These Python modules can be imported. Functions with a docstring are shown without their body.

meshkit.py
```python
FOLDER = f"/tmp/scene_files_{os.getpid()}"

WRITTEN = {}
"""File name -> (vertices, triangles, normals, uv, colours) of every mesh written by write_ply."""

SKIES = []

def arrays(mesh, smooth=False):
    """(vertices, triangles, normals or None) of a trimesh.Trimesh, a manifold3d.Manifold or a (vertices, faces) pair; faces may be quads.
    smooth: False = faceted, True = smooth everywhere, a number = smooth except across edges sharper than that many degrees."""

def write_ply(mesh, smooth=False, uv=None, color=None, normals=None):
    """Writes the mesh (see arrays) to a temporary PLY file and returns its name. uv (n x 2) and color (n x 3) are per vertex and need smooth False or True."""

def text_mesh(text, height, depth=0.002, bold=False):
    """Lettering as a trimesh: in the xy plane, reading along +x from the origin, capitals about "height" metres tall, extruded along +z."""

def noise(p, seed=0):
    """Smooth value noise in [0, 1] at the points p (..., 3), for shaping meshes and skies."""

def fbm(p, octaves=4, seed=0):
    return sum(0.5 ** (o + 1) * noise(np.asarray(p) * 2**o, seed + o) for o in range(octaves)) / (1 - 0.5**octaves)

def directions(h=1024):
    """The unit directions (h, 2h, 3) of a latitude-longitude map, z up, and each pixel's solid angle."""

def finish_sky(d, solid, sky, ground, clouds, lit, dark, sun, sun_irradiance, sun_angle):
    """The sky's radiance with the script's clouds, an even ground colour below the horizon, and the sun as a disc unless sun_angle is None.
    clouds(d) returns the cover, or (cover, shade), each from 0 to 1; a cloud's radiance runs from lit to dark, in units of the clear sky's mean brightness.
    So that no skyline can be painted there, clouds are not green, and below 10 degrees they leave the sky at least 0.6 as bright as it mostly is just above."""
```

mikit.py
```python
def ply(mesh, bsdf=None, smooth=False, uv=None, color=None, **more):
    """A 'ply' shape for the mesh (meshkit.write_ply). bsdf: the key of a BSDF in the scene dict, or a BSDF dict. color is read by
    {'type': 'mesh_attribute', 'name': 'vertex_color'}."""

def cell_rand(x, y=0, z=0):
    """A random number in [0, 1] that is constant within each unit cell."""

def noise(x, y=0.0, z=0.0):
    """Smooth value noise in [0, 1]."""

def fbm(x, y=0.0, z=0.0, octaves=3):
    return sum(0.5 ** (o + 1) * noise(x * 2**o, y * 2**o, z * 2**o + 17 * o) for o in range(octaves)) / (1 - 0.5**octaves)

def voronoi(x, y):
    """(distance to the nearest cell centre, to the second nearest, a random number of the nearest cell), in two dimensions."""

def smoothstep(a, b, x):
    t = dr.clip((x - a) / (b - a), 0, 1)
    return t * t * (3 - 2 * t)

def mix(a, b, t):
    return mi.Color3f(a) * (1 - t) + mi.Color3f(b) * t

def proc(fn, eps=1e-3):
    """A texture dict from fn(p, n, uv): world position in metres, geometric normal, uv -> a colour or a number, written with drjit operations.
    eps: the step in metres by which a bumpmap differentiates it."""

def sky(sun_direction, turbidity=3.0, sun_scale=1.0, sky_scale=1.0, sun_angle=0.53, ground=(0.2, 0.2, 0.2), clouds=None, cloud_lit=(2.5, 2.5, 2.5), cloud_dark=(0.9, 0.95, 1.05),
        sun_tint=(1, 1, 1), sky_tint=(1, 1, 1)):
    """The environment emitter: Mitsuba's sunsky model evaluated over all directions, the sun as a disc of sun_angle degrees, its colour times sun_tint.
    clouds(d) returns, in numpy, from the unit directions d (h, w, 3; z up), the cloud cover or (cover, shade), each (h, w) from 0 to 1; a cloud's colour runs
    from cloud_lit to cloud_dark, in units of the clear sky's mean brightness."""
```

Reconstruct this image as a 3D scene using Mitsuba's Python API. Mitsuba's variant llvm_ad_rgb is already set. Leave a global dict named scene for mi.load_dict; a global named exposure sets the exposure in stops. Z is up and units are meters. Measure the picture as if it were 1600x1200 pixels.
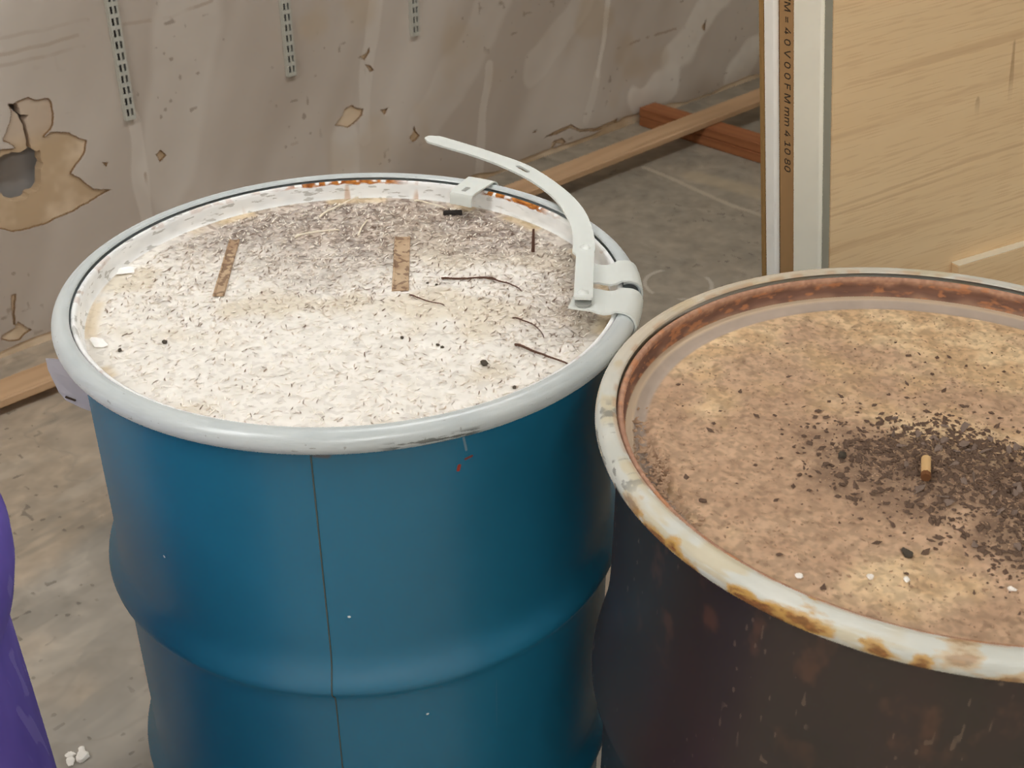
import math
import numpy as np
import trimesh
import manifold3d as m3
import drjit as dr
import mitsuba as mi
import mikit
import meshkit
from mikit import proc, noise, fbm, smoothstep, mix, cell_rand, voronoi
from shapely.geometry import Polygon, LineString, Point, box as sbox
from shapely.ops import unary_union

# ------------------------------------------------------------------ camera, lamps' look, exposure
T = mi.ScalarTransform4f
CAM = np.array([0.0, 0.0, 1.47264])
FWD = np.array([0.60451334, 0.60451334, -0.51877474])
UPV = np.array([0.36701378, 0.36664447, 0.85491094])
scene, labels = {}, {}
scene['camera'] = {'type': 'thinlens', 'fov': 44.836, 'fov_axis': 'x', 'near_clip': 0.05, 'far_clip': 60.0,
                   'aperture_radius': 0.0016, 'focus_distance': 1.35,
                   'to_world': T().look_at(origin=CAM.tolist(), target=(CAM + FWD).tolist(), up=UPV.tolist())}
exposure = 0.0
LAMP_A = [14.0, 14.1, 14.0]      # ceiling fittings beyond the drums
FILL_B = [31.2, 31.5, 31.3]      # fill light added on the ceiling behind the camera, source unseen
FILL_D = [6.9, 6.9, 6.8]         # weaker added fill light, behind the camera on the right
FILL_C = [23.0, 23.3, 23.1]      # added fill light on the ceiling, left of the camera
CEIL = 2.62
BC = np.array([0.71945, 0.96054])          # blue drum, on the floor
RC = np.array([0.91509, 0.37712])          # rusty drum
PC = np.array([0.0186, 0.9864])            # purple drum
WALL_Y = 2.65


def lin(r, g, b):
    c = np.array([r, g, b]) / 255.0
    return [float(x) for x in np.where(c <= 0.04045, c / 12.92, ((c + 0.055) / 1.055) ** 2.4)]


# ------------------------------------------------------------------ naming helpers
def key_for(name, parent=None):
    base = (parent + '__' if parent else '') + name
    k, n = base, 0
    used = set(scene) | set(labels) | {q[:len(base) + 4] for q in scene}
    while k in scene or k in labels or any(q.startswith(k + '__') for q in scene):
        n += 1
        k = '%s_%03d' % (base, n)
    return k


def thing(name, label, cat, group=None):
    k = key_for(name)
    labels[k] = {'label': label, 'category': cat}
    if group:
        labels[k]['group'] = group
    return k


def add(name, mesh, bsdf, parent=None, smooth=False, label=None, cat=None, group=None, kind=None, **more):
    k = parent if name is None else key_for(name, parent)
    scene[k] = mikit.ply(mesh, bsdf, smooth=smooth, **more)
    d = labels.setdefault(k, {})
    if label: d['label'] = label
    if cat: d['category'] = cat
    if group: d['group'] = group
    if kind: d['kind'] = kind
    if not d: labels.pop(k)
    return k


# ------------------------------------------------------------------ mesh helpers
def cat_mesh(ms):
    return trimesh.util.concatenate(ms)


def hull(pts):
    return trimesh.convex.convex_hull(np.asarray(pts, float))


def bevel_box(sx, sy, sz, b=0.002, center=(0, 0, 0)):
    """chamfered box, centred"""
    h = np.array([sx, sy, sz]) / 2
    b = min(b, h.min() * 0.49)
    pts = []
    for a in (-1, 1):
        for c in (-1, 1):
            for d in (-1, 1):
                s = np.array([a, c, d])
                for k in range(3):
                    v = h - b
                    v = v.copy(); v[k] = h[k]
                    pts.append(s * v)
    m = hull(pts)
    m.apply_translation(center)
    return m


def lathe(prof, n=160, a0=0.0, a1=2 * math.pi, closed=False, centre=(0, 0, 0), caps=False):
    """revolve a profile [(r, z)] about z; profile open or closed loop"""
    prof = np.asarray(prof, float)
    full = abs(a1 - a0 - 2 * math.pi) < 1e-6
    na = n if full else n + 1
    ang = a0 + (a1 - a0) * np.arange(na) / n
    P = len(prof)
    v = np.stack([prof[None, :, 0] * np.cos(ang)[:, None], prof[None, :, 0] * np.sin(ang)[:, None],
                  np.broadcast_to(prof[None, :, 1], (na, P))], -1).reshape(-1, 3)
    i, j = np.meshgrid(np.arange(na if full else na - 1), np.arange(P if closed else P - 1), indexing='ij')
    i2, j2 = (i + 1) % na, (j + 1) % P
    f = np.stack([i * P + j, i2 * P + j, i2 * P + j2, i * P + j2], -1).reshape(-1, 4)
    f = np.vstack([f[:, [0, 1, 2]], f[:, [0, 2, 3]]])
    m = trimesh.Trimesh(v + np.asarray(centre, float), f, process=False)
    a = np.linalg.norm(np.cross(v[f[:, 1]] - v[f[:, 0]], v[f[:, 2]] - v[f[:, 0]]), axis=1)
    m.update_faces(a > 1e-14)
    if caps and not full:
        parts = [m]
        poly = Polygon(prof)
        cv, cf = trimesh.creation.triangulate_polygon(poly, engine='earcut')
        for aa in (a0, a1):
            w = np.stack([cv[:, 0] * math.cos(aa), cv[:, 0] * math.sin(aa), cv[:, 1]], -1) + np.asarray(centre, float)
            parts.append(trimesh.Trimesh(w, cf, process=False))
        m = cat_mesh(parts)
    return m


def tube(path, r, sides=6, cap=True):
    path = np.asarray(path, float)
    r = np.broadcast_to(np.asarray(r, float), (len(path),))
    t = np.gradient(path, axis=0)
    t /= np.linalg.norm(t, axis=1, keepdims=True)
    ref = np.eye(3)[np.abs(t).max(axis=0).argmin()]
    u = np.cross(t, ref); u /= np.linalg.norm(u, axis=1, keepdims=True)
    w = np.cross(t, u)
    a = np.arange(sides) * 2 * math.pi / sides
    v = path[:, None] + r[:, None, None] * (np.cos(a)[None, :, None] * u[:, None] + np.sin(a)[None, :, None] * w[:, None])
    n = len(path)
    i, j = np.meshgrid(np.arange(n - 1), np.arange(sides), indexing='ij')
    j2 = (j + 1) % sides
    f = np.stack([i * sides + j, i * sides + j2, (i + 1) * sides + j2, (i + 1) * sides + j], -1).reshape(-1, 4)
    f = np.vstack([f[:, [0, 1, 2]], f[:, [0, 2, 3]]])
    v = v.reshape(-1, 3)
    if cap:
        v = np.vstack([v, path[0], path[-1]])
        k = np.arange(sides); k2 = (k + 1) % sides
        f = np.vstack([f, np.stack([k2, k, k * 0 + n * sides], 1), np.stack([(n - 1) * sides + k, (n - 1) * sides + k2, k * 0 + n * sides + 1], 1)])
    return trimesh.Trimesh(v, f, process=False)


def extrude(poly, depth):
    """shapely polygon (xy) -> solid from z=0 to depth"""
    geoms = getattr(poly, 'geoms', [poly])
    return cat_mesh([trimesh.creation.extrude_polygon(g, depth, engine='earcut') for g in geoms if g.area > 1e-9])


def wall_solid(poly, y0, y1):
    """shapely polygon in (x, z) -> solid between y0 and y1"""
    m = extrude(poly, y1 - y0)
    v = np.array(m.vertices)
    return trimesh.Trimesh(np.stack([v[:, 0], y1 - v[:, 2], v[:, 1]], -1), m.faces, process=False)


def ribbon(centre_line, half_w, normal, thick):
    """strap: rows of left/right points given -> solid with thickness along normal (array per row or one)"""
    L, R = centre_line, half_w
    L, R = np.asarray(L, float), np.asarray(R, float)
    n = len(L)
    N = np.broadcast_to(np.asarray(normal, float), (n, 3)) * thick
    v = np.concatenate([L, R, R - N, L - N])     # 4 rails
    f = []
    for k in range(n - 1):
        for a in range(4):
            b = (a + 1) % 4
            f += [[a * n + k, b * n + k, b * n + k + 1], [a * n + k, b * n + k + 1, a * n + k + 1]]
    f += [[0, 3 * n, 2 * n], [0, 2 * n, n]]
    e = n - 1
    f += [[e, n + e, 2 * n + e], [e, 2 * n + e, 3 * n + e]]
    m = trimesh.Trimesh(v, f, process=False)
    m.fix_normals()
    return m


def rough_poly(pts, amp, seed, step=0.004):
    """outline with a torn edge"""
    p = Polygon(pts)
    if not p.is_valid: p = p.buffer(0)
    ring = LineString(np.array(p.exterior.coords)).segmentize(step)
    c = np.array(ring.coords)[:-1]
    d = np.stack([meshkit.fbm(np.c_[c * 70, c[:, :1] * 0 + 3.1], 3, seed), meshkit.fbm(np.c_[c * 70, c[:, :1] * 0 + 9.7], 3, seed + 7)], -1) - 0.5
    q = Polygon(c + d * amp * 2)
    return q if q.is_valid else q.buffer(0)


# ------------------------------------------------------------------ materials
def mat(name, base, rough=0.6, spec=0.3, **k):
    scene[name] = {'type': 'twosided', 'bsdf': {'type': 'principled', 'base_color': base if isinstance(base, dict) else {'type': 'rgb', 'value': base},
                                                 'roughness': rough, 'specular': spec, **k}}
    return name


def seg_dist(x, y, x0, y0, x1, y1):
    dx, dy = x1 - x0, y1 - y0
    t = dr.clip(((x - x0) * dx + (y - y0) * dy) / (dx * dx + dy * dy), 0, 1)
    return dr.sqrt(dr.square(x - x0 - t * dx) + dr.square(y - y0 - t * dy))


# wall plaster: paint, filler patches, creases
STROKES = [  # x0 z0 x1 z1 half width, lightness
    (3.70, 0.38, 3.46, 0.19, 0.075, 0.9), (3.43, 0.105, 3.28, 0.08, 0.062, 1.0), (3.92, 0.12, 3.84, 0.04, 0.07, 1.0),
    (3.092, 0.47, 3.05, 0.22, 0.011, 0.8), (3.05, 0.22, 3.0, 0.06, 0.02, 0.35), (1.375, 0.47, 1.36, 0.2, 0.022, 0.3),
    (1.99, 0.27, 1.985, 0.1, 0.05, 0.45), (2.545, 0.36, 2.5, 0.03, 0.018, 0.35), (2.134, 0.66, 2.06, 0.25, 0.025, 0.3),
    (1.58, 0.75, 1.45, 0.32, 0.09, 0.28), (2.6, 0.55, 2.3, 0.25, 0.07, 0.2), (3.0, 0.5, 2.75, 0.3, 0.05, 0.25)]
CREASES = [(1.102, 0.729, 1.308, 0.728, 0.5), (1.094, 0.694, 1.277, 0.698, 0.8), (1.089, 0.671, 1.287, 0.672, 0.6),
           (1.393, 0.701, 1.513, 0.696, 0.7), (1.513, 0.696, 1.63, 0.712, 1.0), (3.148, 0.289, 3.303, 0.295, 1.3), (3.303, 0.295, 3.454, 0.293, 1.4),
           (1.44, 0.36, 1.56, 0.34, 0.5), (1.386, 0.34, 1.38, 0.231, 1.4), (2.143, 0.322, 2.211, 0.323, 0.8), (1.82, 0.30, 1.86, 0.30, 0.6)]


def plaster_fn(p, n, uv):
    x, z = p.x, p.z
    wx = x + 0.03 * (noise(x * 9, z * 9) - 0.5)
    big = fbm(x * 1.3 + 4, z * 2.1, 0.0, 3)
    sweep = fbm((x - 0.55 * z) * 4.5, z * 1.1 + x * 0.3, 3.0, 3)
    c = mix(lin(182, 171, 160), lin(208, 200, 191), smoothstep(0.3, 0.7, big * 0.4 + sweep * 0.6))
    for x0, z0, x1, z1, w, a in STROKES:
        d = seg_dist(wx, z + 0.05 * (noise(x * 14, z * 14, 5.0) - 0.5), x0, z0, x1, z1)
        c = mix(c, lin(232, 227, 219), a * (1 - smoothstep(w * 0.75, w * 1.1, d)) * (0.75 + 0.25 * noise(x * 30, z * 30)))
    for x0, z0, x1, z1, a in CREASES:
        d = seg_dist(x, z + 0.006 * (noise(x * 25, 1.5) - 0.5), x0, z0, x1, z1)
        c = mix(c, lin(146, 120, 92), dr.clip(0.36 * a, 0, 1) * (1 - smoothstep(0.002, 0.006, d)) * smoothstep(0.25, 0.6, noise(x * 40, z * 20)))
    spots = smoothstep(0.88, 0.94, noise(x * 60, z * 60, 2.0)) * smoothstep(0.62, 0.75, noise(x * 6, z * 6, 8.0))
    c = mix(c, lin(140, 124, 108), spots * 0.6)
    tan_ = smoothstep(0.62, 0.8, fbm(x * 5, z * 5, 9.0, 3))
    c = mix(c, lin(186, 166, 138), tan_ * 0.4)
    low = (1 - smoothstep(0.0, 0.12, z + 0.08 * (noise(x * 8, 2.2) - 0.5)))
    return mix(c, lin(160, 142, 124), low * 0.5)


def core_fn(p, n, uv):
    x, z = p.x, p.z
    a = fbm(x * 11, z * 11, 1.0, 4)
    c = mix(lin(190, 166, 136), lin(222, 202, 176), smoothstep(0.3, 0.7, a))
    up = smoothstep(0.47, 0.53, z) * (1 - smoothstep(1.5, 1.6, x))
    return mix(c, mix(lin(188, 168, 148), lin(206, 190, 172), a), up)


mat('m_plaster', proc(plaster_fn), 0.85, 0.2)
mat('m_core', proc(core_fn), 0.95, 0.1)
mat('m_paper_edge', lin(128, 100, 70), 0.95, 0.1)
mat('m_cavity', lin(176, 172, 168), 0.9, 0.1)
mat('m_room', lin(226, 222, 214), 0.9, 0.1)
mat('m_ceiling', lin(238, 236, 232), 0.9, 0.1)


def floor_fn(p, n, uv):
    x, y = p.x, p.y
    a = fbm(x * 2.3 + 7, y * 2.3, 0.0, 4)
    b = fbm(x * 9, y * 9, 4.0, 4)
    d = fbm(x * 30 + 3 * b, y * 30, 6.0, 3)
    tan_ = mix(lin(166, 152, 134), lin(186, 170, 150), b)
    grey = mix(lin(142, 137, 128), lin(172, 165, 154), b)
    side = smoothstep(-0.03, 0.03, y - (1.862 + 0.1 * (x - 0.6)) + 0.08 * (b - 0.5)) * (1 - smoothstep(1.1, 1.7, x))
    t = dr.clip(side * 0.85 + (1 - side) * smoothstep(0.42, 0.66, a) * 0.8, 0, 1)
    c = mix(grey, tan_, t)
    dark = smoothstep(1.4, 2.2, x)
    c = mix(c, mix(lin(136, 131, 120), lin(162, 152, 136), b), dark * 0.85)
    c = c * (0.76 + 0.48 * d)
    st = fbm(x * 3.5 + 2 * y, y * 15 - 2 * x, 15.0, 4)
    c = mix(c, lin(196, 188, 174), smoothstep(0.60, 0.75, st) * 0.3 * (1 - dark))
    c = mix(c, lin(120, 116, 108), smoothstep(0.60, 0.72, 1 - st) * 0.35 * (1 - dark))
    patch = smoothstep(0.50, 0.56, fbm(x * 5 + 1.5 * y, y * 9 - 1.5 * x, 21.0, 4))
    c = mix(c, grey * 0.94, patch * 0.5 * (1 - side * 0.6) * (1 - dark))
    pit = smoothstep(0.86, 0.92, noise(x * 70, y * 70, 23.0)) * smoothstep(0.5, 0.7, noise(x * 8, y * 8, 24.0))
    c = mix(c, lin(104, 98, 90), pit * 0.6)
    # veins and trowel marks
    v = dr.abs(fbm(x * 6 + b, y * 6, 11.0, 3) - 0.5)
    c = mix(c, lin(150, 142, 130), (1 - smoothstep(0.0, 0.035, v)) * 0.35 * (1 - dark))
    l1 = seg_dist(x + 0.02 * (noise(y * 8, 1.0) - 0.5), y, 2.965, 2.364, 2.905, 1.87)
    c = mix(c, lin(190, 180, 162), (1 - smoothstep(0.006, 0.014, l1)) * 0.6)
    l2 = seg_dist(x, y + 0.02 * (noise(x * 8, 4.0) - 0.5), 3.02, 2.2, 3.1, 1.5)
    c = mix(c, lin(184, 170, 144), (1 - smoothstep(0.02, 0.06, l2)) * 0.5)
    q = dr.sqrt(dr.square(x - 2.385) + dr.square(y - 1.765))
    c = mix(c, lin(204, 198, 186), (1 - smoothstep(0.003, 0.008, dr.abs(q - 0.088))) * 0.55 * smoothstep(0.25, 0.5, noise(x * 20, y * 20)))
    return c


mat('m_floor', proc(floor_fn), 0.8, 0.25)


def polar(p, c):
    return dr.sqrt(dr.square(p.x - float(c[0])) + dr.square(p.y - float(c[1]))), dr.atan2(p.y - float(c[1]), p.x - float(c[0]))


R2D = 180.0 / math.pi


def degrees_from(a, cut):
    """angle in degrees from cut to cut + 360"""
    d = a * R2D
    return dr.select(d < cut, d + 360.0, d)



def blue_fn(p, n, uv):
    r, a = polar(p, BC)
    a = degrees_from(a, 45.0) - 360.0
    c = mix(lin(22, 96, 126), lin(28, 104, 134), fbm(a * 0.05, p.z * 6, 0.0, 3))
    # chips and specks
    u, w = (a + 108.5) * 0.005, p.z
    red = seg_dist(u, w, -0.0065, 0.8164, -0.0055, 0.8205)
    red2 = seg_dist(u, w, 0.001, 0.8262, 0.0075, 0.8275)
    c = mix(c, lin(150, 52, 40), 1 - smoothstep(0.0012, 0.0024, red))
    c = mix(c, lin(104, 62, 62), 1 - smoothstep(0.0008, 0.0018, red2))
    run = seg_dist(u, w, -0.001, 0.853, 0.002, 0.836)
    c = mix(c, lin(116, 140, 150), (1 - smoothstep(0.0006, 0.0018, run)) * 0.7)
    c = mix(c, lin(96, 74, 54), (1 - smoothstep(0.002, 0.006, seg_dist((a + 134.6) * 0.005, w, -0.005, 0.853, 0.005, 0.852))) * 0.7)
    for sa, sz in ((-132.24, 0.6629), (-172.7, 0.689), (-118.0, 0.52)):
        c = mix(c, lin(200, 210, 214), 1 - smoothstep(0.0008, 0.0018, seg_dist((a - sa) * 0.005, w, 0.0, sz, 0.0006, sz)))
    scr = smoothstep(0.94, 0.97, noise(a * 0.9, p.z * 4)) * smoothstep(0.6, 0.8, noise(a * 0.1, p.z * 3, 3.0))
    return mix(c, lin(70, 110, 136), scr * 0.35)


scene['m_blue'] = {'type': 'twosided', 'bsdf': {'type': 'principled', 'base_color': proc(blue_fn), 'roughness': 0.36, 'specular': 0.6, 'clearcoat': 0.6, 'clearcoat_gloss': 0.93}}
mat('m_seam', lin(78, 88, 84), 0.6)


def ring_fn(p, n, uv):
    r, a = polar(p, BC)
    a = degrees_from(a, -49.5)
    c = mix(lin(176, 184, 186), lin(196, 202, 202), fbm(a * 0.12, p.z * 60, r * 60, 3))
    m = smoothstep(234, 239, a) * (1 - smoothstep(251, 254, a))
    s = smoothstep(0.50, 0.62, fbm(a * 0.35, p.z * 420, 2.0, 3)) * m * (1 - smoothstep(0.8715, 0.876, p.z))
    c = mix(c, lin(92, 96, 94), s * 0.85)
    s2 = smoothstep(0.90, 0.94, noise(a * 1.3, p.z * 300, r * 300))
    return mix(c, lin(116, 116, 110), s2 * 0.5)


mat('m_ring', proc(ring_fn), 0.28, 0.55)
mat('m_strap', lin(208, 213, 209), 0.36, 0.5)
mat('m_strap_edge', lin(150, 152, 148), 0.5)


def blue_lid_fn(p, n, uv):
    r, a = polar(p, BC)
    ad = degrees_from(a, -49.5)
    x, y = p.x - float(BC[0]), p.y - float(BC[1])
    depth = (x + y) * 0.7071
    f1 = fbm(x * 85, y * 85, 0.0, 3)
    f2 = noise(x * 210 + 2 * f1, y * 210, 3.0)
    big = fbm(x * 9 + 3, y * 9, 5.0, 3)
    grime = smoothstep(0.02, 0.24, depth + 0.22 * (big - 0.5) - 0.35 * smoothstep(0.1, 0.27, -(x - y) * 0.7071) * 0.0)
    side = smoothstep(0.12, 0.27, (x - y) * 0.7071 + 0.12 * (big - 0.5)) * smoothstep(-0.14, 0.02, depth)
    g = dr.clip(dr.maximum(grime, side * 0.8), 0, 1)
    white = mix(lin(220, 216, 207), lin(240, 237, 231), f1)
    white = mix(white, lin(206, 192, 164), smoothstep(0.55, 0.75, fbm(x * 14, y * 14, 8.0, 2)) * 0.5)
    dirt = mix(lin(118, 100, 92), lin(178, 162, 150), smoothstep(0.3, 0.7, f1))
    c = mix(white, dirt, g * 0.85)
    fleck = smoothstep(0.60, 0.74, f2) * (0.15 + 0.5 * g)
    c = mix(c, lin(108, 90, 78), fleck)
    pale = smoothstep(0.62, 0.75, noise(x * 170, y * 170 + f1 * 2, 7.0)) * (0.5 * g)
    c = mix(c, lin(228, 222, 212), pale)
    edge = smoothstep(0.258, 0.27, r) * (1 - smoothstep(0.2765, 0.278, r))
    c = mix(c, lin(214, 190, 146), edge * 0.5 * smoothstep(0.35, 0.65, noise(ad * 0.2, 1.0)))
    # side wall of the lid, painted white with rust at the rim
    wall = smoothstep(0.2765, 0.278, r)
    wp = mix(lin(226, 228, 228), lin(240, 241, 240), noise(ad * 0.4, p.z * 150))
    grey = smoothstep(0.62, 0.72, fbm(ad * 0.35, p.z * 260, 5.0, 3)) * smoothstep(-10, 30, ad) * (1 - smoothstep(150, 175, ad))
    wp = mix(wp, lin(150, 148, 140), grey * 0.6)
    drip = smoothstep(0.78, 0.88, noise(ad * 0.55, p.z * 12, 4.0)) * smoothstep(-20, 0, ad) * (1 - smoothstep(70, 90, ad))
    wp = mix(wp, lin(176, 122, 60), drip * 0.55)
    band = smoothstep(0.8755, 0.8775, p.z + 0.003 * (noise(ad * 0.6, 2.0) - 0.5))
    where = dr.maximum(smoothstep(36, 42, ad) * (1 - smoothstep(62, 74, ad)), smoothstep(-6, 0, ad) * (1 - smoothstep(15, 18, ad)))
    rust = mix(lin(122, 62, 22), lin(196, 128, 60), noise(ad * 1.2, p.z * 500))
    wp = mix(wp, rust, band * dr.maximum(where, 0.25 * smoothstep(0.6, 0.7, noise(ad * 0.25, 9.0))) * smoothstep(0.12, 0.4, noise(ad * 0.9, p.z * 200, 6.0)))
    return mix(c, wp, wall)


mat('m_blue_lid', proc(blue_lid_fn), 0.75, 0.25)


def rust_body_fn(p, n, uv):
    r, a = polar(p, RC)
    ad = degrees_from(a, -45.0)
    f = fbm(ad * 0.06, p.z * 7, 1.0, 4)
    c = mix(lin(36, 31, 27), lin(48, 40, 34), f)
    c = mix(c, lin(50, 36, 33), smoothstep(0.4, 0.7, fbm(ad * 0.04 + 9, p.z * 3, 5.0, 3)))
    ru = smoothstep(0.60, 0.80, fbm(ad * 0.22, p.z * 26, 7.0, 4)) * smoothstep(0.66, 0.80, p.z)
    c = mix(c, lin(86, 55, 38), ru * 0.5)
    sp = smoothstep(0.90, 0.94, noise(ad * 1.1, p.z * 90)) * smoothstep(0.5, 0.7, noise(ad * 0.2, p.z * 9, 4.0))
    return mix(c, lin(120, 100, 84), sp * 0.35)


scene['m_rust_body'] = {'type': 'twosided', 'bsdf': {'type': 'principled', 'base_color': proc(rust_body_fn), 'roughness': 0.34, 'specular': 0.6, 'clearcoat': 0.5, 'clearcoat_gloss': 0.9}}

RUSTS = [(164.5, 5.0, 0.869, 0.9), (168.0, 1.6, 0.872, 1.0), (172.0, 1.6, 0.866, 0.9), (-179.5, 2.2, 0.870, 1.0), (-174.0, 6.0, 0.868, 1.0), (-169.5, 3.2, 0.874, 0.9),
         (-159.7, 2.0, 0.871, 0.9), (-154.2, 1.2, 0.868, 0.9), (-143.5, 3.0, 0.866, 0.6), (157.0, 2.6, 0.872, 0.5), (-150, 2.2, 0.88, 0.5)]


def rust_ring_fn(p, n, uv):
    r, a = polar(p, RC)
    ad = degrees_from(a, -45.0)
    c = mix(lin(186, 188, 180), lin(212, 212, 204), fbm(ad * 0.15, p.z * 90, 1.0, 3))
    c = mix(c, lin(192, 176, 136), smoothstep(0.5, 0.7, fbm(ad * 0.12, p.z * 160, 4.0, 3)) * 0.55)
    wob = fbm(ad * 0.5, p.z * 170, r * 170, 3) - 0.5
    for ca, w, cz, k in RUSTS:
        da = dr.abs(ad - (ca % 360)) / w
        dz = (p.z - cz) / 0.0075
        d = dr.sqrt(da * da + dz * dz) + wob * 1.7
        c = mix(c, lin(190, 150, 84), k * (1 - smoothstep(0.9, 1.5, d)))
        c = mix(c, mix(lin(112, 74, 44), lin(156, 104, 58), noise(ad * 2, p.z * 600)), k * (1 - smoothstep(0.55, 0.95, d)))
    grey = smoothstep(128, 134, ad) * (1 - smoothstep(152, 158, ad)) * smoothstep(0.5, 0.65, fbm(ad * 0.55, p.z * 240, 12.0, 3))
    c = mix(c, lin(122, 122, 116), grey * 0.8)
    back = smoothstep(30, 60, ad) * (1 - smoothstep(100, 130, ad))
    c = mix(c, lin(196, 172, 138), back * 0.5)
    inner = 1 - smoothstep(0.2905, 0.2935, r)
    return mix(c, lin(176, 122, 62), inner * 0.35 * smoothstep(0.3, 0.6, noise(ad * 0.4, 3.0)) * smoothstep(0.876, 0.88, p.z))


mat('m_rust_ring', proc(rust_ring_fn), 0.45, 0.4)


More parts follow.
